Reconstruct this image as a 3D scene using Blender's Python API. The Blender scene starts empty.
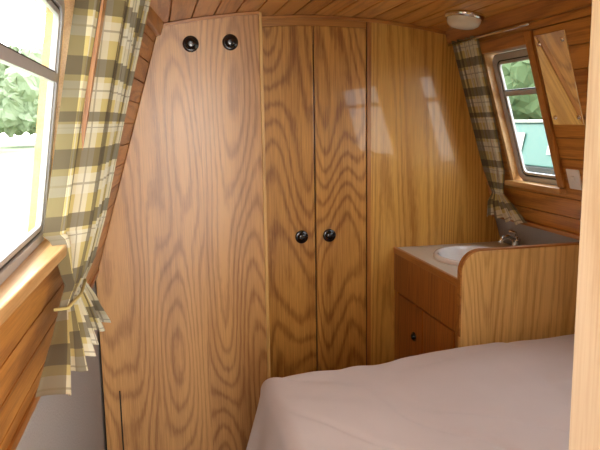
import bpy, bmesh, math, random
from mathutils import Vector, Matrix, noise
random.seed(4)
scene = bpy.context.scene
COL = bpy.context.collection
H = 1.70
scene.view_settings.view_transform = 'Standard'

# ------------------------------------------------------------------ node helpers
def newmat(name):
    m = bpy.data.materials.new(name); m.use_nodes = True
    nt = m.node_tree
    return m, nt, nt.nodes["Principled BSDF"]

def math_node(nt, op, a, b=None, c=None):
    n = nt.nodes.new("ShaderNodeMath"); n.operation = op
    for i, v in enumerate((a, b, c)):
        if v is None: continue
        if isinstance(v, (int, float)): n.inputs[i].default_value = v
        else: nt.links.new(v, n.inputs[i])
    return n.outputs[0]

def mixcol(nt, fac, a, b, blend='MIX'):
    n = nt.nodes.new("ShaderNodeMix"); n.data_type = 'RGBA'; n.blend_type = blend
    for s, v in ((n.inputs[0], fac), (n.inputs[6], a), (n.inputs[7], b)):
        if isinstance(v, (int, float)): s.default_value = v
        elif isinstance(v, tuple): s.default_value = (*v, 1) if len(v) == 3 else v
        else: nt.links.new(v, s)
    return n.outputs[2]

def simple(name, col, rough=.5, metal=0, spec=.5, coat=0, bumps=0, bscale=40):
    m, nt, b = newmat(name)
    b.inputs["Base Color"].default_value = (*col, 1)
    b.inputs["Roughness"].default_value = rough
    b.inputs["Metallic"].default_value = metal
    b.inputs["Specular IOR Level"].default_value = spec
    b.inputs["Coat Weight"].default_value = coat
    tc = nt.nodes.new("ShaderNodeTexCoord")
    nz = nt.nodes.new("ShaderNodeTexNoise"); nz.inputs["Scale"].default_value = bscale
    nt.links.new(tc.outputs["Object"], nz.inputs["Vector"])
    c = mixcol(nt, nz.outputs["Fac"], tuple(x*.94 for x in col), tuple(min(1, x*1.06) for x in col))
    nt.links.new(c, b.inputs["Base Color"])
    if bumps:
        bp = nt.nodes.new("ShaderNodeBump"); bp.inputs["Strength"].default_value = bumps
        bp.inputs["Distance"].default_value = .01
        nt.links.new(nz.outputs["Fac"], bp.inputs["Height"]); nt.links.new(bp.outputs[0], b.inputs["Normal"])
    return m

def wood(name, dark, light, axis='Z', rings=14, cross=4.0, along=.7, rough=.34, coat=.2, seam=None, off=0.0, contrast=1.0, island=False, coat_rough=.22):
    m, nt, b = newmat(name)
    tc = nt.nodes.new("ShaderNodeTexCoord")
    vec = tc.outputs["Object"]
    if seam is not None:
        sx = nt.nodes.new("ShaderNodeSeparateXYZ"); nt.links.new(vec, sx.inputs[0])
        g = math_node(nt, 'GREATER_THAN', sx.outputs[0], seam)
        g = math_node(nt, 'MULTIPLY', g, 3.7)
        cb = nt.nodes.new("ShaderNodeCombineXYZ"); nt.links.new(g, cb.inputs[1])
        va = nt.nodes.new("ShaderNodeVectorMath"); va.operation = 'ADD'
        nt.links.new(vec, va.inputs[0]); nt.links.new(cb.outputs[0], va.inputs[1]); vec = va.outputs[0]
    rnd = None
    if island:
        ge = nt.nodes.new("ShaderNodeNewGeometry"); rnd = ge.outputs["Random Per Island"]
        g = math_node(nt, 'MULTIPLY', rnd, 9.0)
        cb = nt.nodes.new("ShaderNodeCombineXYZ")
        for i in range(3): nt.links.new(g, cb.inputs[i])
        va = nt.nodes.new("ShaderNodeVectorMath"); va.operation = 'ADD'
        nt.links.new(vec, va.inputs[0]); nt.links.new(cb.outputs[0], va.inputs[1]); vec = va.outputs[0]
    def mapped(c, a):
        mp = nt.nodes.new("ShaderNodeMapping")
        s = [c, c, c]; s['XYZ'.index(axis)] = a
        mp.inputs["Scale"].default_value = s
        mp.inputs["Location"].default_value = (off, off*.7, off*.3)
        nt.links.new(vec, mp.inputs["Vector"]); return mp.outputs[0]
    n1 = nt.nodes.new("ShaderNodeTexNoise"); n1.inputs["Scale"].default_value = 1
    n1.inputs["Detail"].default_value = 1.0; n1.inputs["Roughness"].default_value = .28
    nt.links.new(mapped(cross, along), n1.inputs["Vector"])
    n1b = nt.nodes.new("ShaderNodeTexNoise"); n1b.inputs["Scale"].default_value = 1
    n1b.inputs["Detail"].default_value = 3
    nt.links.new(mapped(60, 16), n1b.inputs["Vector"])
    v = math_node(nt, 'MULTIPLY', n1.outputs["Fac"], rings*6.283)
    w = math_node(nt, 'MULTIPLY', n1b.outputs["Fac"], 2.6)
    v = math_node(nt, 'ADD', v, w)
    s = math_node(nt, 'SINE', v)
    s = math_node(nt, 'MULTIPLY_ADD', s, .5, .5)
    s = math_node(nt, 'POWER', s, 2.4)
    n2 = nt.nodes.new("ShaderNodeTexNoise"); n2.inputs["Scale"].default_value = 1; n2.inputs["Detail"].default_value = 4
    nt.links.new(mapped(220, 6), n2.inputs["Vector"])
    n3 = nt.nodes.new("ShaderNodeTexNoise"); n3.inputs["Scale"].default_value = 1
    nt.links.new(mapped(8, .45), n3.inputs["Vector"])
    f = math_node(nt, 'MULTIPLY', s, .54*contrast)
    f = math_node(nt, 'ADD', f, math_node(nt, 'MULTIPLY', math_node(nt, 'SUBTRACT', n2.outputs["Fac"], .5), 1.4*contrast))
    f = math_node(nt, 'ADD', f, math_node(nt, 'MULTIPLY', math_node(nt, 'SUBTRACT', n3.outputs["Fac"], .34), 1.3))
    if rnd is not None:
        f = math_node(nt, 'ADD', f, math_node(nt, 'MULTIPLY', math_node(nt, 'SUBTRACT', rnd, .5), .6))
    cl = nt.nodes.new("ShaderNodeClamp"); nt.links.new(f, cl.inputs[0])
    c = mixcol(nt, cl.outputs[0], light, dark)
    nt.links.new(c, b.inputs["Base Color"])
    b.inputs["Roughness"].default_value = rough
    b.inputs["Coat Weight"].default_value = coat
    b.inputs["Coat Roughness"].default_value = coat_rough
    bp = nt.nodes.new("ShaderNodeBump"); bp.inputs["Strength"].default_value = .12; bp.inputs["Distance"].default_value = .002
    nt.links.new(n2.outputs["Fac"], bp.inputs["Height"]); nt.links.new(bp.outputs[0], b.inputs["Normal"])
    return m

M_ward = wood("veneer_wardrobe", (.27,.105,.026), (.63,.335,.115), seam=.20, rings=26, cross=3.3, along=.70, off=1.3, contrast=.9)
M_doorA = wood("veneer_door_a", (.24,.085,.012), (.60,.295,.062), rings=26, cross=4.0, along=.70, off=4.1, coat=.4, coat_rough=.04)
M_doorB = wood("veneer_door_b", (.25,.090,.014), (.62,.31,.068), rings=26, cross=4.0, along=.70, off=8.4, coat=.4, coat_rough=.04)
M_panel = wood("veneer_panel", (.39,.170,.026), (.74,.42,.095), rings=19, cross=5.5, along=.22, off=2.2, contrast=.9, coat=.4, coat_rough=.04)
M_end = wood("veneer_end_panel", (.48,.245,.060), (.78,.49,.17), rings=20, cross=5.5, along=.4, off=6.2, contrast=.9)
M_van = wood("veneer_vanity", (.24,.068,.010), (.45,.160,.028), rings=20, cross=5, along=.4, off=7.7)
M_board = wood("pine_board_wall", (.30,.100,.016), (.62,.275,.055), axis='Y', rings=8, cross=7, along=.6, island=True, rough=.35)
M_ceil = wood("pine_board_ceiling", (.44,.17,.030), (.78,.40,.105), axis='Y', rings=8, cross=7, along=.6, island=True, rough=.35)
M_trimZ = wood("hardwood_trim_vertical", (.28,.095,.018), (.52,.22,.045), rings=6, cross=9, along=1)
M_trimY = wood("hardwood_trim_long", (.28,.095,.018), (.52,.22,.045), axis='Y', rings=6, cross=9, along=1)
M_trimX = wood("hardwood_trim_cross", (.28,.095,.018), (.52,.22,.045), axis='X', rings=6, cross=9, along=1)
M_sill = wood("sill_oak", (.46,.24,.08), (.70,.43,.18), axis='Y', rings=5, cross=7, along=.7)
M_frame = wood("pale_door_frame", (.70,.52,.30), (.90,.77,.54), rings=5, cross=7, along=.5)
M_floor = wood("floor_oak", (.16,.07,.025), (.28,.14,.05), axis='Y', rings=7, cross=6, along=.6)
M_grey = simple("grey_lining", (.40,.37,.34), .9, bumps=.3, bscale=160)
M_black = simple("black_plastic", (.008,.008,.009), .18, coat=.5)
M_chrome = simple("chrome", (.75,.76,.78), .14, metal=1)
M_alu = simple("aluminium", (.46,.47,.49), .4, metal=.15)
M_rubber = simple("rubber_seal", (.03,.03,.03), .6)
M_white = simple("white_ceramic", (.87,.87,.86), .1, coat=.5)
M_laminate = simple("laminate_worktop", (.66,.60,.50), .35, bscale=120)
M_plastic = simple("white_plastic", (.80,.79,.75), .35)
M_opal = simple("opal_glass", (.78,.76,.68), .2, coat=.6)
M_dark = simple("dark_interior", (.03,.02,.012), .8)
M_matt = simple("mattress_ticking", (.55,.5,.46), .9)

def glass_mat():
    m = bpy.data.materials.new("window_glass"); m.use_nodes = True
    nt = m.node_tree; nt.nodes.clear()
    o = nt.nodes.new("ShaderNodeOutputMaterial"); t = nt.nodes.new("ShaderNodeBsdfTransparent")
    t.inputs[0].default_value = (.97, .98, .98, 1)
    g = nt.nodes.new("ShaderNodeBsdfGlossy"); g.inputs["Roughness"].default_value = .02
    mx = nt.nodes.new("ShaderNodeMixShader"); mx.inputs[0].default_value = .05
    nt.links.new(t.outputs[0], mx.inputs[1]); nt.links.new(g.outputs[0], mx.inputs[2]); nt.links.new(mx.outputs[0], o.inputs[0])
    return m
M_glass = glass_mat()

def duvet_mat():
    m, nt, b = newmat("duvet_cotton")
    b.inputs["Roughness"].default_value = .9
    b.inputs["Sheen Weight"].default_value = .2
    tc = nt.nodes.new("ShaderNodeTexCoord"); n = nt.nodes.new("ShaderNodeTexNoise")
    n.inputs["Scale"].default_value = 6; n.inputs["Detail"].default_value = 4
    nt.links.new(tc.outputs["Object"], n.inputs["Vector"])
    c = mixcol(nt, n.outputs["Fac"], (.56,.475,.445), (.61,.525,.495)); nt.links.new(c, b.inputs["Base Color"])
    w = nt.nodes.new("ShaderNodeTexNoise"); w.inputs["Scale"].default_value = 300
    nt.links.new(tc.outputs["Object"], w.inputs["Vector"])
    bp = nt.nodes.new("ShaderNodeBump"); bp.inputs["Strength"].default_value = .15; bp.inputs["Distance"].default_value = .003
    nt.links.new(w.outputs["Fac"], bp.inputs["Height"]); nt.links.new(bp.outputs[0], b.inputs["Normal"])
    return m
M_duvet = duvet_mat()

def plaid_mat():
    m = bpy.data.materials.new("plaid_curtain_fabric"); m.use_nodes = True
    nt = m.node_tree; b = nt.nodes["Principled BSDF"]; out = nt.nodes["Material Output"]
    uv = nt.nodes.new("ShaderNodeUVMap"); s = nt.nodes.new("ShaderNodeSeparateXYZ"); nt.links.new(uv.outputs[0], s.inputs[0])
    def band(src, per, off, a, w):
        x = math_node(nt, 'FRACT', math_node(nt, 'ADD', math_node(nt, 'DIVIDE', src, per), off))
        return math_node(nt, 'MULTIPLY', math_node(nt, 'GREATER_THAN', x, a), math_node(nt, 'LESS_THAN', x, a+w))
    u, v = s.outputs[0], s.outputs[1]
    P = .15
    c = (.66,.55,.22)
    wu = band(u, P, 0, .40, .30); wv = band(v, P, 0, .40, .30)
    c = mixcol(nt, math_node(nt, 'MULTIPLY', wu, .60), c, (.82,.80,.66))
    c = mixcol(nt, math_node(nt, 'MULTIPLY', wv, .60), c, (.82,.80,.66))
    du = band(u, P, 0, .0, .30); dv = band(v, P, 0, .0, .30)
    c = mixcol(nt, math_node(nt, 'MULTIPLY', du, .70), c, (.095,.075,.055))
    c = mixcol(nt, math_node(nt, 'MULTIPLY', dv, .70), c, (.095,.075,.055))
    lu = band(u, P, 0, .53, .035); lv = band(v, P, 0, .53, .035)
    l = math_node(nt, 'MAXIMUM', lu, lv)
    c = mixcol(nt, math_node(nt, 'MULTIPLY', l, .55), c, (.24,.20,.11))
    nt.links.new(c, b.inputs["Base Color"]); b.inputs["Roughness"].default_value = .9
    tr = nt.nodes.new("ShaderNodeBsdfTranslucent"); nt.links.new(c, tr.inputs[0])
    mx = nt.nodes.new("ShaderNodeMixShader"); mx.inputs[0].default_value = .28
    nt.links.new(b.outputs[0], mx.inputs[1]); nt.links.new(tr.outputs[0], mx.inputs[2]); nt.links.new(mx.outputs[0], out.inputs[0])
    return m
M_plaid = plaid_mat()

# ------------------------------------------------------------------ mesh helpers
def empty(name):
    e = bpy.data.objects.new(name, None); e.empty_display_size = .1; COL.objects.link(e); return e

class MB:
    def __init__(s): s.v = []; s.f = []; s.mi = []; s.mats = []
    def mat(s, m):
        if m not in s.mats: s.mats.append(m)
        return s.mats.index(m)
    def add(s, vs, fs, m):
        o = len(s.v); s.v += [tuple(p) for p in vs]; i = s.mat(m)
        for f in fs: s.f.append([a+o for a in f]); s.mi.append(i)
    def hexa(s, p, m):
        s.add(p, [(0,3,2,1),(4,5,6,7),(0,1,5,4),(1,2,6,5),(2,3,7,6),(3,0,4,7)], m)
    def box(s, x0,x1,y0,y1,z0,z1, m):
        s.hexa([(x0,y0,z0),(x1,y0,z0),(x1,y1,z0),(x0,y1,z0),(x0,y0,z1),(x1,y0,z1),(x1,y1,z1),(x0,y1,z1)], m)
    def obj(s, name, parent=None, smooth=False, bevel=0, seg=2, fixn=True):
        me = bpy.data.meshes.new(name); me.from_pydata(s.v, [], s.f)
        for m in s.mats: me.materials.append(m)
        for p, i in zip(me.polygons, s.mi): p.material_index = i; p.use_smooth = smooth
        if fixn:
            bm = bmesh.new(); bm.from_mesh(me); bmesh.ops.recalc_face_normals(bm, faces=bm.faces); bm.to_mesh(me); bm.free()
        o = bpy.data.objects.new(name, me); COL.objects.link(o)
        if parent: o.parent = parent
        if bevel:
            b = o.modifiers.new("bevel", 'BEVEL'); b.width = bevel; b.segments = seg; b.limit_method = 'ANGLE'
        return o

def poly_prism(mb, pts, y0, y1, m):
    n = len(pts)
    mb.add([(x,y0,z) for x,z in pts]+[(x,y1,z) for x,z in pts],
           [tuple(range(n)), tuple(range(2*n-1, n-1, -1))]+[(i,(i+1)%n,(i+1)%n+n,i+n) for i in range(n)], m)

def lathe(mb, prof, center, axis, m, n=32, sx=1, sy=1):
    A = Vector(axis).normalized(); T = A.orthogonal().normalized(); B = A.cross(T)
    if abs(A.z) > .99: T = Vector((1,0,0)); B = Vector((0,1,0))
    C = Vector(center); vs = []; fs = []
    for r, h in prof:
        for i in range(n):
            a = 2*math.pi*i/n
            vs.append(C + A*h + T*(r*sx*math.cos(a)) + B*(r*sy*math.sin(a)))
    for k in range(len(prof)-1):
        for i in range(n):
            j = (i+1) % n; fs.append((k*n+i, k*n+j, (k+1)*n+j, (k+1)*n+i))
    mb.add(vs, fs, m)

def tube(mb, pts, r, m, n=12):
    pts = [Vector(p) for p in pts]; vs = []; fs = []
    for i, p in enumerate(pts):
        d = (pts[min(i+1, len(pts)-1)] - pts[max(i-1, 0)]).normalized()
        t = d.orthogonal().normalized() if i == 0 else (t - d*t.dot(d)).normalized()
        b = d.cross(t)
        for k in range(n):
            a = 2*math.pi*k/n; vs.append(p + t*r*math.cos(a) + b*r*math.sin(a))
    for i in range(len(pts)-1):
        for k in range(n):
            j = (k+1) % n; fs.append((i*n+k, i*n+j, (i+1)*n+j, (i+1)*n+k))
    fs.append(tuple(range(n))); fs.append(tuple(range((len(pts)-1)*n, len(pts)*n)))
    mb.add(vs, fs, m)

# ------------------------------------------------------------------ hull profile
KZ = 1.0
def PL(y, z, d=0):
    yy = max(y, 1.0); s = .30 - .08*(3.05-yy)
    x = -.305 - .02*(3.05-yy) + (s*(z-KZ) if z > KZ else 0)
    return Vector((x+d, y, z))
def PR(y, z, d=0):
    x = 1.845 - (.30*(z-KZ) if z > KZ else 0)
    return Vector((x-d, y, z))
def ceil_z(x): return 2.215 - .14*(x-.78)**2

def slab(mb, P, y0, y1, z0, z1, d0, d1, m, ny=4):
    vs = []; fs = []
    for i in range(ny+1):
        y = y0+(y1-y0)*i/ny
        vs += [P(y,z0,d0), P(y,z1,d0), P(y,z1,d1), P(y,z0,d1)]
    for i in range(ny):
        o = i*4
        for k in range(4):
            fs.append((o+k, o+(k+1)%4, o+4+(k+1)%4, o+4+k))
    fs.append((0,1,2,3)); fs.append((ny*4+3, ny*4+2, ny*4+1, ny*4))
    mb.add(vs, fs, m)

def boards(mb, P, y0, y1, z0, z1, m, w=.088, gap=.005, zref=1.0):
    ks = math.floor((z0-zref)/w); z = zref+ks*w
    while z < z1-1e-4:
        a = max(z+gap/2, z0); b = min(z+w-gap/2, z1)
        if b-a > .006: slab(mb, P, y0, y1, a, b, 0, -.012, m, 8)
        z += w
    slab(mb, P, y0, y1, z0, z1, -.0125, -.035, m, 8)

YB = 3.22
Y0 = -1.6
LW = dict(y0=.98, y1=1.80, z0=1.40, z1=2.02)
mb = MB()
boards(mb, PL, Y0, YB+.05, 1.04, LW['z0'], M_board)
boards(mb, PL, Y0, YB+.05, LW['z1'], 2.24, M_board)
boards(mb, PL, Y0, LW['y0'], LW['z0'], LW['z1'], M_board)
boards(mb, PL, LW['y1'], YB+.05, LW['z0'], LW['z1'], M_board)
slab(mb, PL, Y0, YB+.05, 0, 1.02, -.012, -.04, M_grey, 8)
mb.obj("wall_left")
mb = MB(); slab(mb, PL, Y0, 3.045, 1.012, 1.045, .008, -.012, M_trimY, 8); mb.obj("trim_1", bevel=.003)
RW = dict(y0=2.53, y1=2.93, z0=1.39, z1=2.01)
RN = (.80, 1.88)
mb = MB()
boards(mb, PR, Y0, YB+.05, 1.17, RW['z0'], M_board)
boards(mb, PR, Y0, YB+.05, RW['z1'], 2.24, M_board)
boards(mb, PR, Y0, RN[0], RW['z0'], RW['z1'], M_board)
boards(mb, PR, RN[1], RW['y0'], RW['z0'], RW['z1'], M_board)
boards(mb, PR, RW['y1'], YB+.05, RW['z0'], RW['z1'], M_board)
slab(mb, PR, Y0, YB+.05, 0, 1.0, -.012, -.04, M_grey, 8)
slab(mb, PR, Y0, YB+.05, 1.0, 1.17, -.012, -.04, M_grey, 8)
mb.obj("wall_right")
mb = MB(); slab(mb, PR, .8, YB-.002, 1.172, 1.195, .022, -.012, M_trimY, 6); mb.obj("trim_2", bevel=.003)

# ceiling boards
mb = MB(); w = .10; x = -.32
while x < 1.65:
    a = x+.004; b = x+w-.004
    mb.hexa([(a,Y0,ceil_z(a)),(b,Y0,ceil_z(b)),(b,YB+.05,ceil_z(b)),(a,YB+.05,ceil_z(a)),
             (a,Y0,ceil_z(a)+.012),(b,Y0,ceil_z(b)+.012),(b,YB+.05,ceil_z(b)+.012),(a,YB+.05,ceil_z(a)+.012)], M_ceil)
    c, d = x, x+w
    mb.hexa([(c,Y0,ceil_z(c)+.0125),(d,Y0,ceil_z(d)+.0125),(d,YB+.05,ceil_z(d)+.0125),(c,YB+.05,ceil_z(c)+.0125),
             (c,Y0,ceil_z(c)+.04),(d,Y0,ceil_z(d)+.04),(d,YB+.05,ceil_z(d)+.04),(c,YB+.05,ceil_z(c)+.04)], M_ceil)
    x += w
mb.obj("ceiling")
mb = MB(); slab(mb, PR, Y0, YB-.002, 2.085, 2.15, .028, -.005, M_trimY, 2); mb.obj("trim_3", bevel=.006)
mb = MB(); slab(mb, PL, Y0, 3.045, 2.085, 2.15, .022, -.005, M_trimY, 8); mb.obj("trim_4", bevel=.006)
mb = MB(); mb.box(-.42,1.89,Y0,YB+.09,-.05,-.001,M_floor); mb.obj("floor")

# ------------------------------------------------------------------ far wall : panel + cupboards
def arch(x0, x1, drop, n=12):
    return [(x1+(x0-x1)*i/n, ceil_z(x1+(x0-x1)*i/n)-drop) for i in range(n+1)]
mb = MB()
poly_prism(mb, [(-.35,0),(1.885,0),(1.885,1.0),(1.53,2.20),(1.2,2.25),(.78,2.26),(.3,2.25),(.03,2.22),(-.35,1.0)], YB+.052, YB+.09, M_dark)
poly_prism(mb, [(1.075,0),(1.844,0),(1.844,1.0)]+[(PR(0,z).x-.001,z) for z in (1.3,1.7,2.1)]+arch(1.075,1.50,.004), YB, YB+.05, M_panel)
mb.obj("wall_far")
cup = empty("cupboard")
mb = MB(); poly_prism(mb, [(.505,.06),(.7765,.06)]+arch(.505,.7765,.05,6), YB-.004, YB+.016, M_doorA); mb.obj("door_left", cup, bevel=.003)
mb = MB(); poly_prism(mb, [(.7835,.06),(1.053,.06)]+arch(.7835,1.053,.05,6), YB-.004, YB+.016, M_doorB); mb.obj("door_right", cup, bevel=.003)
mb = MB()
poly_prism(mb, [(.50,2.08)]+[(1.06,2.08)]+arch(.50,1.06,.002,8), YB+.017, YB+.03, M_trimX)
mb.box(.50,1.06,YB+.02,YB+.03,0,.07,M_trimX)
mb.box(.775,.785,YB+.018,YB+.03,.06,2.15,M_dark)
mb.obj("frame", cup)
mb = MB()
poly_prism(mb, [(1.056,0),(1.078,0)]+arch(1.056,1.078,.004,2), YB-.010, YB-.0005, M_trimZ); mb.obj("trim_5", bevel=.003)
def curve_top_strip(x0,x1,d0,d1,y0,y1,m,name,parent=None):
    mb = MB(); poly_prism(mb, arch(x0,x1,d0,14)+[(x,z) for x,z in reversed(arch(x0,x1,d1,14))], y0, y1, m); return mb.obj(name, parent)
curve_top_strip(.505,1.48,.002,.018,YB-.014,YB-.0105,M_trimX,"trim_6")

KNOB = [(.0,.024),(.010,.0245),(.020,.022),(.024,.017),(.0245,.012),(.030,.011),(.037,.010),(.0395,.006),(.0395,0)]
def knob(name, c, axis, parent, s=1.0):
    mb = MB(); lathe(mb, [(r*s,h*s) for r,h in KNOB], c, axis, M_black, 32); return mb.obj(name, parent, smooth=True)
knob("knob_left", (.705,YB-.004,H-.585), (0,-1,0), cup, .86)
knob("knob_right", (.852,YB-.004,H-.585), (0,-1,0), cup, .86)

YW = 3.05
wd = empty("wardrobe")
mb = MB()
lx = lambda z: PL(YW, z).x+.002
poly_prism(mb, [(lx(0),0),(.484,0)]+arch(.085,.484,.004,12)+[(lx(z),z) for z in (2.13,1.9,1.6,1.3,1.0)], YW, YW+.022, M_ward)
mb.obj("door_panel", wd, bevel=.002)
mb = MB(); mb.box(.464,.484,YW+.023,YB+.045,0,ceil_z(.47)-.006,M_trimZ); mb.obj("side_panel", wd)
mb = MB(); mb.box(.485,.500,YW+.004,YW+.03,0,ceil_z(.49)-.006,M_end); mb.obj("edge_bead", wd, bevel=.003)
mb = MB(); mb.box(-.232,-.225,YW-.003,YW-.0002,.0,.45,M_dark); mb.obj("seam_strip", wd, bevel=.001)  # thin dark strip laid on the panel face to draw its lower-left seam
curve_top_strip(.05,.484,.003,.016,YW-.010,YW-.0005,M_trimX,"top_bead",wd)
knob("knob_left", (.172,YW,H+.353), (0,-1,0), wd, .92)
knob("knob_right", (.350,YW,H+.362), (0,-1,0), wd, .92)

# ------------------------------------------------------------------ vanity unit
va = empty("vanity_unit")
VX, VY, VZ = 1.21, 2.44, 1.03
XW = 1.828
mb = MB(); mb.box(VX,VX+.018,VY,YB-.002,.80,VZ-.0305,M_van); mb.obj("fascia", va, bevel=.002)
mb = MB(); mb.box(VX-.004,VX+.014,VY,YB-.002,VZ-.03,VZ+.004,M_trimY); mb.obj("worktop_edging", va, bevel=.004)
mb = MB()
mb.box(VX+.004,VX+.02,VY+.005,VY+.045,.05,.798,M_trimZ); mb.box(VX+.004,VX+.02,YB-.05,YB-.002,.05,.798,M_trimZ)
mb.box(VX+.004,VX+.02,VY+.05,YB-.052,.05,.10,M_trimY)
mb.obj("stiles", va, bevel=.002)
mb = MB(); mb.box(VX,VX+.016,VY+.05,2.825,.105,.792,M_van); mb.obj("door_near", va, bevel=.003)
mb = MB(); mb.box(VX,VX+.016,2.832,YB-.055,.105,.792,M_van); mb.obj("door_far", va, bevel=.003)
mb = MB(); mb.box(VX+.021,VX+.03,VY+.005,YB-.002,.05,.79,M_dark); mb.obj("carcass", va)
knob("knob", (VX,2.93,.63), (-1,0,0), va, .6)
r = .085; x0 = VX-.006; zt = 1.160
pts = [(x0,0),(XW,0),(XW,1.04),(1.785,zt)]
pts += [(x0+r-r*math.sin(a), zt-r+r*math.cos(a)) for a in [math.pi/2*i/10 for i in range(11)]]
mb = MB(); poly_prism(mb, pts, VY-.022, VY-.0005, M_end); mb.obj("end_panel", va, bevel=.004)
cp = [(1.782,zt+.001)]+[(x0+r-r*math.sin(a), zt-r+r*math.cos(a)) for a in [math.pi/2*i/10 for i in range(11)]]+[(x0,.80)]
mb = MB()
inner = []; outer = []
for i,(x,z) in enumerate(cp):
    if i==0: nx,nz=0,1
    elif i==len(cp)-1: nx,nz=-1,0
    else:
        a=math.pi/2*(i-1)/10; nx,nz=-math.sin(a),math.cos(a)
    inner.append((x,z)); outer.append((x+nx*.007,z+nz*.007))
for i in range(len(cp)-1):
    a,b,c,d = inner[i],inner[i+1],outer[i+1],outer[i]
    poly_prism(mb,[a,b,c,d],VY-.026,VY+.002,M_trimX)
mb.obj("end_panel_cap", va)
CX, CY, RX, RY = 1.50, 2.85, .205, .235
def rect_pt(a, x0,x1,y0,y1):
    dx,dy = math.cos(a),math.sin(a)
    t = min(((x1-CX)/dx if dx>0 else (x0-CX)/dx) if abs(dx)>1e-9 else 9, ((y1-CY)/dy if dy>0 else (y0-CY)/dy) if abs(dy)>1e-9 else 9)
    return (CX+dx*t, CY+dy*t)
mb = MB(); n = 96; rx0,rx1,ry0,ry1 = VX+.0145,XW-.002,VY+.001,YB-.003
angs = sorted([2*math.pi*i/n for i in range(n)]+[math.atan2(y-CY,x-CX)%(2*math.pi) for x in(rx0,rx1) for y in(ry0,ry1)])
N = len(angs); vs=[]
for z in (VZ, VZ-.028):
    for a in angs: vs.append((CX+RX*.93*math.cos(a),CY+RY*.93*math.sin(a),z))
    for a in angs: q=rect_pt(a,rx0,rx1,ry0,ry1); vs.append((q[0],q[1],z))
fs=[]
for i in range(N):
    j=(i+1)%N
    fs += [(i,j,N+j,N+i),(2*N+i,3*N+i,3*N+j,2*N+j),(i,2*N+i,2*N+j,j),(N+i,N+j,3*N+j,3*N+i)]
mb.add(vs,fs,M_laminate); mb.obj("worktop", va)
mb = MB()
prof = [(1.0,.0005),(1.0,.012),(.975,.019),(.93,.021),(.88,.016),(.85,-.002),(.80,-.05),(.66,-.10),(.42,-.128),(.14,-.137),(.12,-.137)]
vs=[];fs=[];n=64
for r_,h in prof:
    for i in range(n):
        a=2*math.pi*i/n; vs.append((CX+RX*r_*math.cos(a),CY+RY*r_*math.sin(a),VZ+h))
for k in range(len(prof)-1):
    for i in range(n): j=(i+1)%n; fs.append((k*n+i,k*n+j,(k+1)*n+j,(k+1)*n+i))
mb.add(vs,fs,M_white)
lathe(mb,[(.027,-.136),(.027,-.133),(.018,-.131),(.0,-.134)],(CX,CY,VZ),(0,0,1),M_chrome,24)
mb.obj("washbasin", va, smooth=True)
mb = MB(); tx,ty=1.755,2.93
lathe(mb,[(.028,0),(.028,.006),(.021,.012),(.019,.050),(.023,.062),(.014,.078),(0,.081)],(tx,ty,VZ),(0,0,1),M_chrome,24)
tube(mb,[(tx,ty,VZ+.045),(tx-.02,ty-.008,VZ+.070),(tx-.06,ty-.024,VZ+.088),(tx-.10,ty-.04,VZ+.084),(tx-.118,ty-.047,VZ+.062)],.011,M_chrome)
tube(mb,[(tx,ty,VZ+.078),(tx+.0,ty+.005,VZ+.098),(tx-.045,ty-.01,VZ+.110)],.006,M_chrome)
mb.obj("mixer_tap", va, smooth=True)

# ------------------------------------------------------------------ windows
def rounded(w, h, r, n=6):
    pts = []
    for cx, cy, a0 in ((w-r,h-r,0),(r,h-r,90),(r,r,180),(w-r,r,270)):
        for i in range(n+1):
            a = math.radians(a0+90*i/n); pts.append((cx+r*math.cos(a), cy+r*math.sin(a)))
    return pts
def ring(mb, O, U, V, N, rect_o, rect_i, d0, d1, m):
    (uo,vo,wo,ho,ro),(ui,vi,wi,hi,ri) = rect_o,rect_i
    po=[(uo+a,vo+b) for a,b in rounded(wo,ho,ro)]; pi=[(ui+a,vi+b) for a,b in rounded(wi,hi,ri)]
    n=len(po); vs=[]
    for d in (d0,d1):
        for L in (po,pi):
            for a,b in L: vs.append(O+U*a+V*b+N*d)
    fs=[]
    for i in range(n):
        j=(i+1)%n
        fs += [(i,j,n+j,n+i),(2*n+i,3*n+i,3*n+j,2*n+j),(i,2*n+i,2*n+j,j),(n+i,n+j,3*n+j,3*n+i)]
    mb.add(vs,fs,m)
def window(name, O, U, V, w, h, bar, N):
    e = empty(name)
    mb=MB(); ring(mb,O,U,V,N,(0,0,w,h,.05),(.030,.030,w-.060,h-.060,.035),0,.022,M_alu)
    ring(mb,O,U,V,N,(.037,.037,w-.074,h-.074,.03),(.050,.050,w-.100,h-.100,.022),.006,.018,M_alu)
    mb.obj("frame",e,bevel=.002)
    mb=MB(); ring(mb,O,U,V,N,(.0305,.0305,w-.061,h-.061,.034),(.0365,.0365,w-.073,h-.073,.03),.004,.016,M_rubber); mb.obj("seal",e)
    vb=h*bar
    def pb(u0,u1,v0,v1,d0,d1,m,nm):
        b=MB(); P=lambda u,v,d:O+U*u+V*v+N*d
        b.hexa([P(u0,v0,d0),P(u1,v0,d0),P(u1,v0,d1),P(u0,v0,d1),P(u0,v1,d0),P(u1,v1,d0),P(u1,v1,d1),P(u0,v1,d1)],m); b.obj(nm,e)
    pb(.045,w-.045,vb-.011,vb+.011,.001,.024,M_alu,"transom")
    pb(.045,w-.045,vb+.0115,vb+.016,.005,.018,M_rubber,"transom_seal")
    pb(.040,w-.040,.040,h-.040,.008,.011,M_glass,"glass")
    return e
wy0,wy1 = LW['y0']+.006, LW['y1']-.006
O=Vector((-.322,wy0,1.402)); V=Vector((.095,0,.615)); hh=V.length; V.normalize()
U=Vector((0,1,0)); window("window_1",O,U,V,wy1-wy0,hh,.68,U.cross(V).normalized())
def Lout(y,z):
    t=(z-1.398)/.62; return Vector((-.345+.095*t,y,z))
def quadbox(mb,a,b,c,d,off,m):
    off=Vector(off); mb.hexa([a,b,c,d,a+off,b+off,c+off,d+off],m)
E=.006
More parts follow.
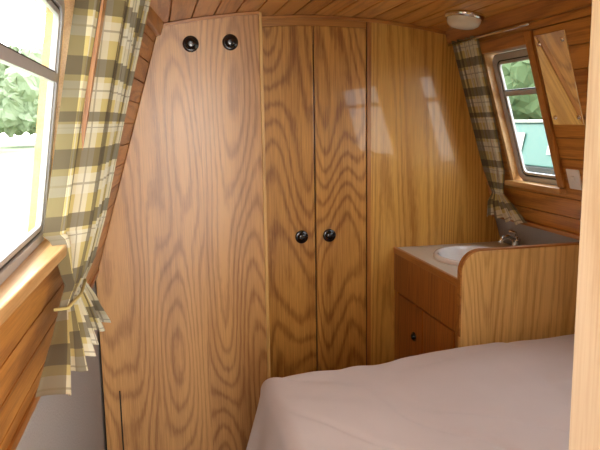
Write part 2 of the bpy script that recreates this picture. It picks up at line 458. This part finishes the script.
y0,y1,z0,z1=LW['y0'],LW['y1'],LW['z0'],LW['z1']
mb=MB()
quadbox(mb,Lout(y0-.03,z0+E),PL(y0-.03,z0+E,.022),PL(y1+.03,z0+E,.022),Lout(y1+.03,z0+E),(0,0,-.028),M_sill)
mb.obj("trim_7",bevel=.004)
mb=MB()
quadbox(mb,Lout(y0-.02,z1-E),PL(y0-.02,z1-E,.003),PL(y1+.02,z1-E,.003),Lout(y1+.02,z1-E),(0,0,.025),M_trimY)
quadbox(mb,Lout(y1-E,z0-.01),PL(y1-E,z0-.01,.003),PL(y1-E,z1+.01,.003),Lout(y1-E,z1+.01),(0,.025,0),M_sill)
quadbox(mb,Lout(y0+E,z0-.01),PL(y0+E,z0-.01,.003),PL(y0+E,z1+.01,.003),Lout(y0+E,z1+.01),(0,-.025,0),M_sill)
slab(mb,PL,y1-E,y1+.045,z0+.03,z1+.05,.014,.0035,M_trimZ,2)
mb.obj("trim_8")
DR=-.055
def right_window(name, y0, y1, z0, z1, t1, t2):
    O=PR(y1-.007,z0+.007,DR); V=(PR(0,2,0)-PR(0,1.5,0)).normalized()
    hR=(PR(0,z1-.007)-PR(0,z0+.007)).length
    U=Vector((0,-1,0)); window(name,O,U,V,(y1-y0)-.014,hR,.70,U.cross(V).normalized())
    mb=MB()
    quadbox(mb,PR(y0-.03,z0+E,DR-.02),PR(y0-.03,z0+E,.03),PR(y1+.03,z0+E,.03),PR(y1+.03,z0+E,DR-.02),(0,0,-.026),M_sill)
    mb.obj(t1,bevel=.004)
    mb=MB()
    quadbox(mb,PR(y0-.02,z1-E,DR-.02),PR(y0-.02,z1-E,.002),PR(y1+.02,z1-E,.002),PR(y1+.02,z1-E,DR-.02),(0,0,.025),M_trimY)
    quadbox(mb,PR(y1-E,z0-.01,DR-.02),PR(y1-E,z0-.01,.002),PR(y1-E,z1+.01,.002),PR(y1-E,z1+.01,DR-.02),(0,.025,0),M_sill)
    quadbox(mb,PR(y0+E,z0-.01,DR-.02),PR(y0+E,z0-.01,.002),PR(y0+E,z1+.01,.002),PR(y0+E,z1+.01,DR-.02),(0,-.025,0),M_sill)
    slab(mb,PR,y0-.042 if y0>1 else y0-.02,y0+E,z0+.008,z1+.045,.016,.0025,M_trimZ,1)
    slab(mb,PR,y0+E,y1+.03,z1-E,z1+.045,.016,.0025,M_trimY,1)
    mb.obj(t2,bevel=.002)
right_window("window_2",RW['y0'],RW['y1'],RW['z0'],RW['z1'],"trim_9","trim_10")
right_window("window_3",RN[0],RN[1],RW['z0'],RW['z1'],"trim_11","trim_12")

# ------------------------------------------------------------------ curtains
def lerpkeys(keys, t):
    for a, b in zip(keys, keys[1:]):
        if t <= b[0]:
            k=(t-a[0])/(b[0]-a[0]); k=k*k*(3-2*k)*.6+k*.4
            return [a[i]+(b[i]-a[i])*k for i in range(1,len(a))]
    return list(keys[-1][1:])
def curtain(P, keys, folds, cloth_w, seed, nu=160, nv=110, wrap=0, tailvar=0, hem=0):
    rnd=random.Random(seed); ph=[rnd.uniform(0,6.28) for _ in range(4)]
    vs=[];uvs=[]
    for j in range(nv+1):
        t=j/nv; ya,yb,z,d,amp=lerpkeys(keys,t)
        tail=max(0,(t-.86)/.14)
        for i in range(nu+1):
            u=i/nu
            uu=u+.018*math.sin(2*math.pi*u*2+ph[0])+.01*math.sin(5*t+ph[1])
            f=math.sin(2*math.pi*folds*uu+ph[2])+.35*math.sin(2*math.pi*folds*2.3*uu+ph[3]+2*t)
            y=ya+(yb-ya)*u+ .25*amp*math.cos(2*math.pi*folds*uu+ph[2])
            dd=d+amp*(.55+.5*f)
            if wrap:
                k=max(0,1-u/.24)*min(1,max(0,(.80-t)/.10))
                dd-=wrap*k
            zz=z+tailvar*tail*math.sin(2*math.pi*folds*uu+ph[3])+hem*tail*(.5-u)
            vs.append(P(y,zz,dd))
            uvs.append((u*cloth_w, t*1.15))
    fs=[(j*(nu+1)+i,j*(nu+1)+i+1,(j+1)*(nu+1)+i+1,(j+1)*(nu+1)+i) for j in range(nv) for i in range(nu)]
    me=bpy.data.meshes.new("fabric"); me.from_pydata([tuple(v) for v in vs],[],fs); me.materials.append(M_plaid)
    ul=me.uv_layers.new(name="UVMap")
    for p in me.polygons:
        p.use_smooth=True
        for li in p.loop_indices: ul.data[li].uv=uvs[me.loops[li].vertex_index]
    o=bpy.data.objects.new("fabric",me); COL.objects.link(o); return o
cu=empty("curtain")
o=curtain(PL,[(0,1.72,2.36,2.13,.03,.026),(.45,1.71,2.24,1.70,.03,.026),(.72,1.68,2.12,1.42,.035,.026),(.81,1.62,2.02,1.31,.04,.020),(.85,1.58,1.88,1.272,.04,.016),(.91,1.42,2.00,1.21,.055,.034),(1,1.22,2.18,1.13,.07,.055)],6,1.25,1,wrap=.072,tailvar=.010,hem=.12)
o.parent=cu
mb=MB(); tube(mb,[PL(y,2.135,.03) for y in (1.0,1.5,2.0,2.4)],.006,M_chrome); mb.obj("rail",cu,smooth=True)
mb=MB(); tube(mb,[PL(y,z,d) for y,z,d in ((1.57,1.272,.03),(1.575,1.272,.060),(1.72,1.268,.070),(1.86,1.272,.060),(1.89,1.272,.03),(1.90,1.275,.006))],.004,M_plaid); mb.obj("tie_back",cu,smooth=True)
cu2=empty("curtain.001")
o=curtain(PR,[(0,2.90,3.17,2.09,.015,.022),(.45,2.93,3.17,1.70,.015,.022),(.72,2.95,3.16,1.44,.02,.02),(.82,2.98,3.12,1.345,.035,.012),(.86,2.99,3.11,1.32,.035,.010),(.93,2.89,3.15,1.27,.05,.020),(1,2.78,3.18,1.19,.06,.028)],4,.72,7,nu=110,tailvar=.008)
o.parent=cu2
mb=MB(); tube(mb,[PR(y,2.075,.035) for y in (2.45,2.8,3.19)],.006,M_chrome); mb.obj("rail",cu2,smooth=True)

# ------------------------------------------------------------------ mirror, switch, lamp
mi=empty("wall_mirror")
M_mirror=simple("mirror_glass",(.97,.95,.92),.03,metal=1.0)
mb=MB(); slab(mb,PR,2.27,2.475,1.67,2.03,.010,.001,M_mirror,1); mb.obj("glass",mi,bevel=.002)
for k,(yy,zz) in enumerate(((2.295,1.995),(2.45,1.995),(2.295,1.70),(2.45,1.70))):
    mb=MB(); lathe(mb,[(.009,0),(.009,.003),(.005,.006),(0,.0065)],PR(yy,zz,.010),(-1,0,-.3),M_chrome,16); mb.obj("screw_%d"%(k+1),mi,smooth=True)
sw=empty("light_switch")
mb=MB(); slab(mb,PR,2.375,2.455,1.40,1.485,.012,.001,M_plastic,1); mb.obj("plate",sw,bevel=.003)
mb=MB(); slab(mb,PR,2.405,2.425,1.428,1.457,.017,.0125,M_plastic,1); mb.obj("rocker",sw,bevel=.002)
cl=empty("ceiling_light")
lc=Vector((1.38,2.80,ceil_z(1.38))); ax=(-.15,0,-1)
mb=MB(); lathe(mb,[(.0,.001),(.086,.001),(.088,.008),(.086,.018),(.078,.022)],lc,ax,M_chrome,40); mb.obj("base",cl,smooth=True)
mb=MB(); lathe(mb,[(.077,.0225),(.075,.036),(.068,.050),(.05,.060),(.02,.064),(0,.065)],lc,ax,M_opal,40); mb.obj("diffuser",cl,smooth=True)

# ------------------------------------------------------------------ near doorway
df=empty("door_frame")
mb=MB(); mb.box(.576,.600,.72,.80,0,ceil_z(.56)-.03,M_frame); mb.obj("jamb",df,bevel=.004)
mb=MB(); mb.box(.59,.66,.70,.7195,0,ceil_z(.6)-.03,M_frame); mb.obj("architrave",df,bevel=.004)
mb=MB(); poly_prism(mb,[(.602,0),(1.83,0),(1.83,1.0)]+[(PR(0,z).x-.004,z) for z in (1.4,1.8,2.1)]+arch(.602,1.50,.006),.73,.77,M_end)
mb.obj("wall_near")

# ------------------------------------------------------------------ bed
bed=empty("bed")
BX0,BX1,BY0,BY1 = .37,1.80,.82,2.36
mb=MB(); mb.box(BX0+.03,BX1,BY0,BY1-.03,.0,.40,M_van); mb.obj("base",bed,bevel=.005)
mb=MB(); mb.box(BX0+.01,BX1,BY0,BY1-.02,.402,.66,M_matt); mb.obj("mattress",bed,bevel=.05,seg=4)
def drape(s, R=.060):
    if s<=0: return s,0
    L=R*math.pi/2
    if s<L: a=s/R; return R*math.sin(a),R*(1-math.cos(a))
    return R+.22*(s-L), R+(s-L)
vs=[];nx,ny=160,170
top=.755
ex=1.405; ey=1.46
Lx=ex+.46; Ly=ey+.30
for j in range(ny+1):
    for i in range(nx+1):
        a=i/nx*Lx; b=j/ny*Ly
        hx,dx=drape(a-ex); hy,dy=drape(b-ey)
        x=BX1-(ex+hx); y=BY0+(ey+hy)
        cornerk=min(1,max(0,(a-ex)/.15))*min(1,max(0,(b-ey)/.15))
        drop=max(dx,dy)+.3*min(dx,dy)
        if cornerk>0: x+= .02*cornerk; y-=.02*cornerk
        p=Vector((x,y,0))
        crown=.018*math.sin(math.pi*min(1,a/1.5))+.075*max(0,1-a/.95)
        n1=noise.noise(Vector((x*1.6,y*1.6,1.2)))*.012
        q=(x*.85+y*.5); cr=noise.noise(Vector((q*4.5+ .5*noise.noise(Vector((x*3,y*3,4))),(y-x*.6)*1.0,2)))
        n2=-.007*math.exp(-(cr*9)**2)
        q2=(x*.2-y*.97); cr2=noise.noise(Vector((q2*4,(x)*1.3+3,8)))
        n3=-.004*math.exp(-(cr2*9)**2)
        n4=.002*noise.noise(Vector((x*14,y*7,5)))
        z=top-drop+(crown+n1+n2+n3+n4)*max(.15,1-drop*3)
        if drop>.08:
            wv=.014*math.sin((b if dx>dy else a)*18+2*noise.noise(p*3))*min(1,(drop-.08)/.2)
            if dx>dy: x-=wv
            else: y+=wv*.6
        vs.append((x,min(y,VY-.030),z))
fs=[(j*(nx+1)+i,j*(nx+1)+i+1,(j+1)*(nx+1)+i+1,(j+1)*(nx+1)+i) for j in range(ny) for i in range(nx)]
mb=MB(); mb.add(vs,fs,M_duvet); o=mb.obj("duvet",bed,smooth=True)

# ------------------------------------------------------------------ outside
M_grass=simple("grass",(.24,.31,.17),.95,bscale=4)
M_water=simple("canal_water",(.10,.14,.10),.25)
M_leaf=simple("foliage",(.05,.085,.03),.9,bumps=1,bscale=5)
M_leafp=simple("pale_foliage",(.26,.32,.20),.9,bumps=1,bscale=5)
M_teal=simple("teal_paint",(.05,.13,.11),.45)
M_hullb=simple("black_paint",(.02,.02,.02),.5)
M_cream=simple("cream_paint",(.35,.35,.32),.5)
mb=MB(); mb.box(-60,-1.2,-20,70,-.3,.25,M_grass); mb.obj("grass_bank")
mb=MB(); mb.box(2.6,60,-20,70,-.3,.1,M_water); mb.obj("canal_water")
def tree(nm,x,y,h,r,seed,leaf):
    e=empty(nm); rn=random.Random(seed)
    mb=MB(); tube(mb,[(x,y,.26),(x+.1,y,h*.3),(x-.05,y,h*.55)],.18,M_trimZ); mb.obj("trunk",e)
    bm=bmesh.new()
    for k in range(14):
        rr=r*rn.uniform(.4,.6)
        c=Vector((x+rn.uniform(-r,r)*.7,y+rn.uniform(-r,r)*.7,max(rr+1.3,h*rn.uniform(.25,.95))))
        bmesh.ops.create_icosphere(bm,subdivisions=4,radius=1,matrix=Matrix.Translation(c)@Matrix.Scale(rr,4))
    for v in bm.verts:
        c=v.co.copy()
        v.co+=Vector((noise.noise(c*1.7),noise.noise(c*1.7+Vector((9,0,0))),noise.noise(c*1.7+Vector((0,9,0)))))*.5
        v.co+=Vector((noise.noise(c*6),noise.noise(c*6+Vector((9,0,0))),noise.noise(c*6+Vector((0,9,0)))))*.22
    me=bpy.data.meshes.new("crown"); bm.to_mesh(me); bm.free(); me.materials.append(leaf)
    o=bpy.data.objects.new("crown",me); COL.objects.link(o); o.parent=e
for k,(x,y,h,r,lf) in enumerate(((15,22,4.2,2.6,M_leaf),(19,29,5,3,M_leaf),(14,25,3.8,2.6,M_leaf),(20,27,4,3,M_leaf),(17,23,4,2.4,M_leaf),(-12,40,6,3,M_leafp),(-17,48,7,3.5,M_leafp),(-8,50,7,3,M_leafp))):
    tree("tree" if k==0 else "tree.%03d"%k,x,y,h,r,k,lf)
bt=empty("moored_boat")
mb=MB()
def hullpts(z,w): 
    return [(8.2-w,7,z),(8.2+w,7,z),(8.2+w,17,z),(8.2,18.6,z),(8.2-w,17,z)]
a=hullpts(.101,.95);b=hullpts(.75,1.04); mb.add(a+b,[(0,1,2,3,4),(9,8,7,6,5)]+[(i,(i+1)%5,(i+1)%5+5,i+5) for i in range(5)],M_hullb); mb.obj("hull",bt)
mb=MB(); mb.hexa([(7.3,8,.752),(9.1,8,.752),(9.1,15.5,.752),(7.3,15.5,.752),(7.5,8,1.6),(8.9,8,1.6),(8.9,15.5,1.6),(7.5,15.5,1.6)],M_teal); mb.obj("cabin",bt,bevel=.03)
mb=MB(); mb.box(7.45,8.95,7.9,15.6,1.602,1.66,M_cream); mb.obj("roof",bt,bevel=.02)
mb=MB()
for k in range(4): 
    yy=8.8+k*1.7; mb.hexa([(7.33,yy,1.0),(7.34,yy,1.0),(7.34,yy+.8,1.0),(7.33,yy+.8,1.0),(7.415,yy,1.4),(7.425,yy,1.4),(7.425,yy+.8,1.4),(7.415,yy+.8,1.4)],M_cream)
mb.obj("portlights",bt)

# ------------------------------------------------------------------ lights
wld=bpy.data.worlds.new("world"); scene.world=wld; wld.use_nodes=True
nt=wld.node_tree; bg=nt.nodes["Background"]
tc=nt.nodes.new("ShaderNodeTexCoord"); sp=nt.nodes.new("ShaderNodeSeparateXYZ"); nt.links.new(tc.outputs["Generated"],sp.inputs[0])
c=mixcol(nt,math_node(nt,'MAXIMUM',sp.outputs[2],0.0),(1,.98,.94),(.84,.91,1)); nt.links.new(c,bg.inputs[0]); bg.inputs[1].default_value=7.2
sun=bpy.data.lights.new("sun","SUN"); sun.energy=5; sun.angle=.03; sun.color=(1,.95,.85)
so=bpy.data.objects.new("sun",sun); COL.objects.link(so); so.rotation_euler=Vector((-.55,.35,1)).to_track_quat('Z','Y').to_euler()
al=bpy.data.lights.new("cabin_fill","AREA"); al.shape='RECTANGLE'; al.size=1.0; al.size_y=.7; al.energy=22; al.color=(1,.94,.84)  # unseen area light without a fixture, added behind the camera as interior fill
ao=bpy.data.objects.new("cabin_fill",al); COL.objects.link(ao); ao.location=(.35,-.8,1.75); ao.rotation_euler=Vector((-.1,-.95,.12)).to_track_quat('Z','Y').to_euler()

# ------------------------------------------------------------------ camera
yaw,pit,rol=[math.radians(a) for a in (12.24,9.03,-.92)]
fw=Vector((math.sin(yaw)*math.cos(pit),math.cos(yaw)*math.cos(pit),-math.sin(pit)))
r0=Vector((math.cos(yaw),-math.sin(yaw),0)); u0=r0.cross(fw)
rr=r0*math.cos(rol)+u0*math.sin(rol); uu=-r0*math.sin(rol)+u0*math.cos(rol)
cam=bpy.data.cameras.new("camera"); cam.sensor_width=36; cam.lens=650/600*36; cam.clip_start=.02; cam.clip_end=300
co=bpy.data.objects.new("camera",cam); COL.objects.link(co)
Mx=Matrix((rr,uu,-fw)).transposed().to_4x4(); Mx.translation=Vector((0,0,H)); co.matrix_world=Mx
scene.camera=co
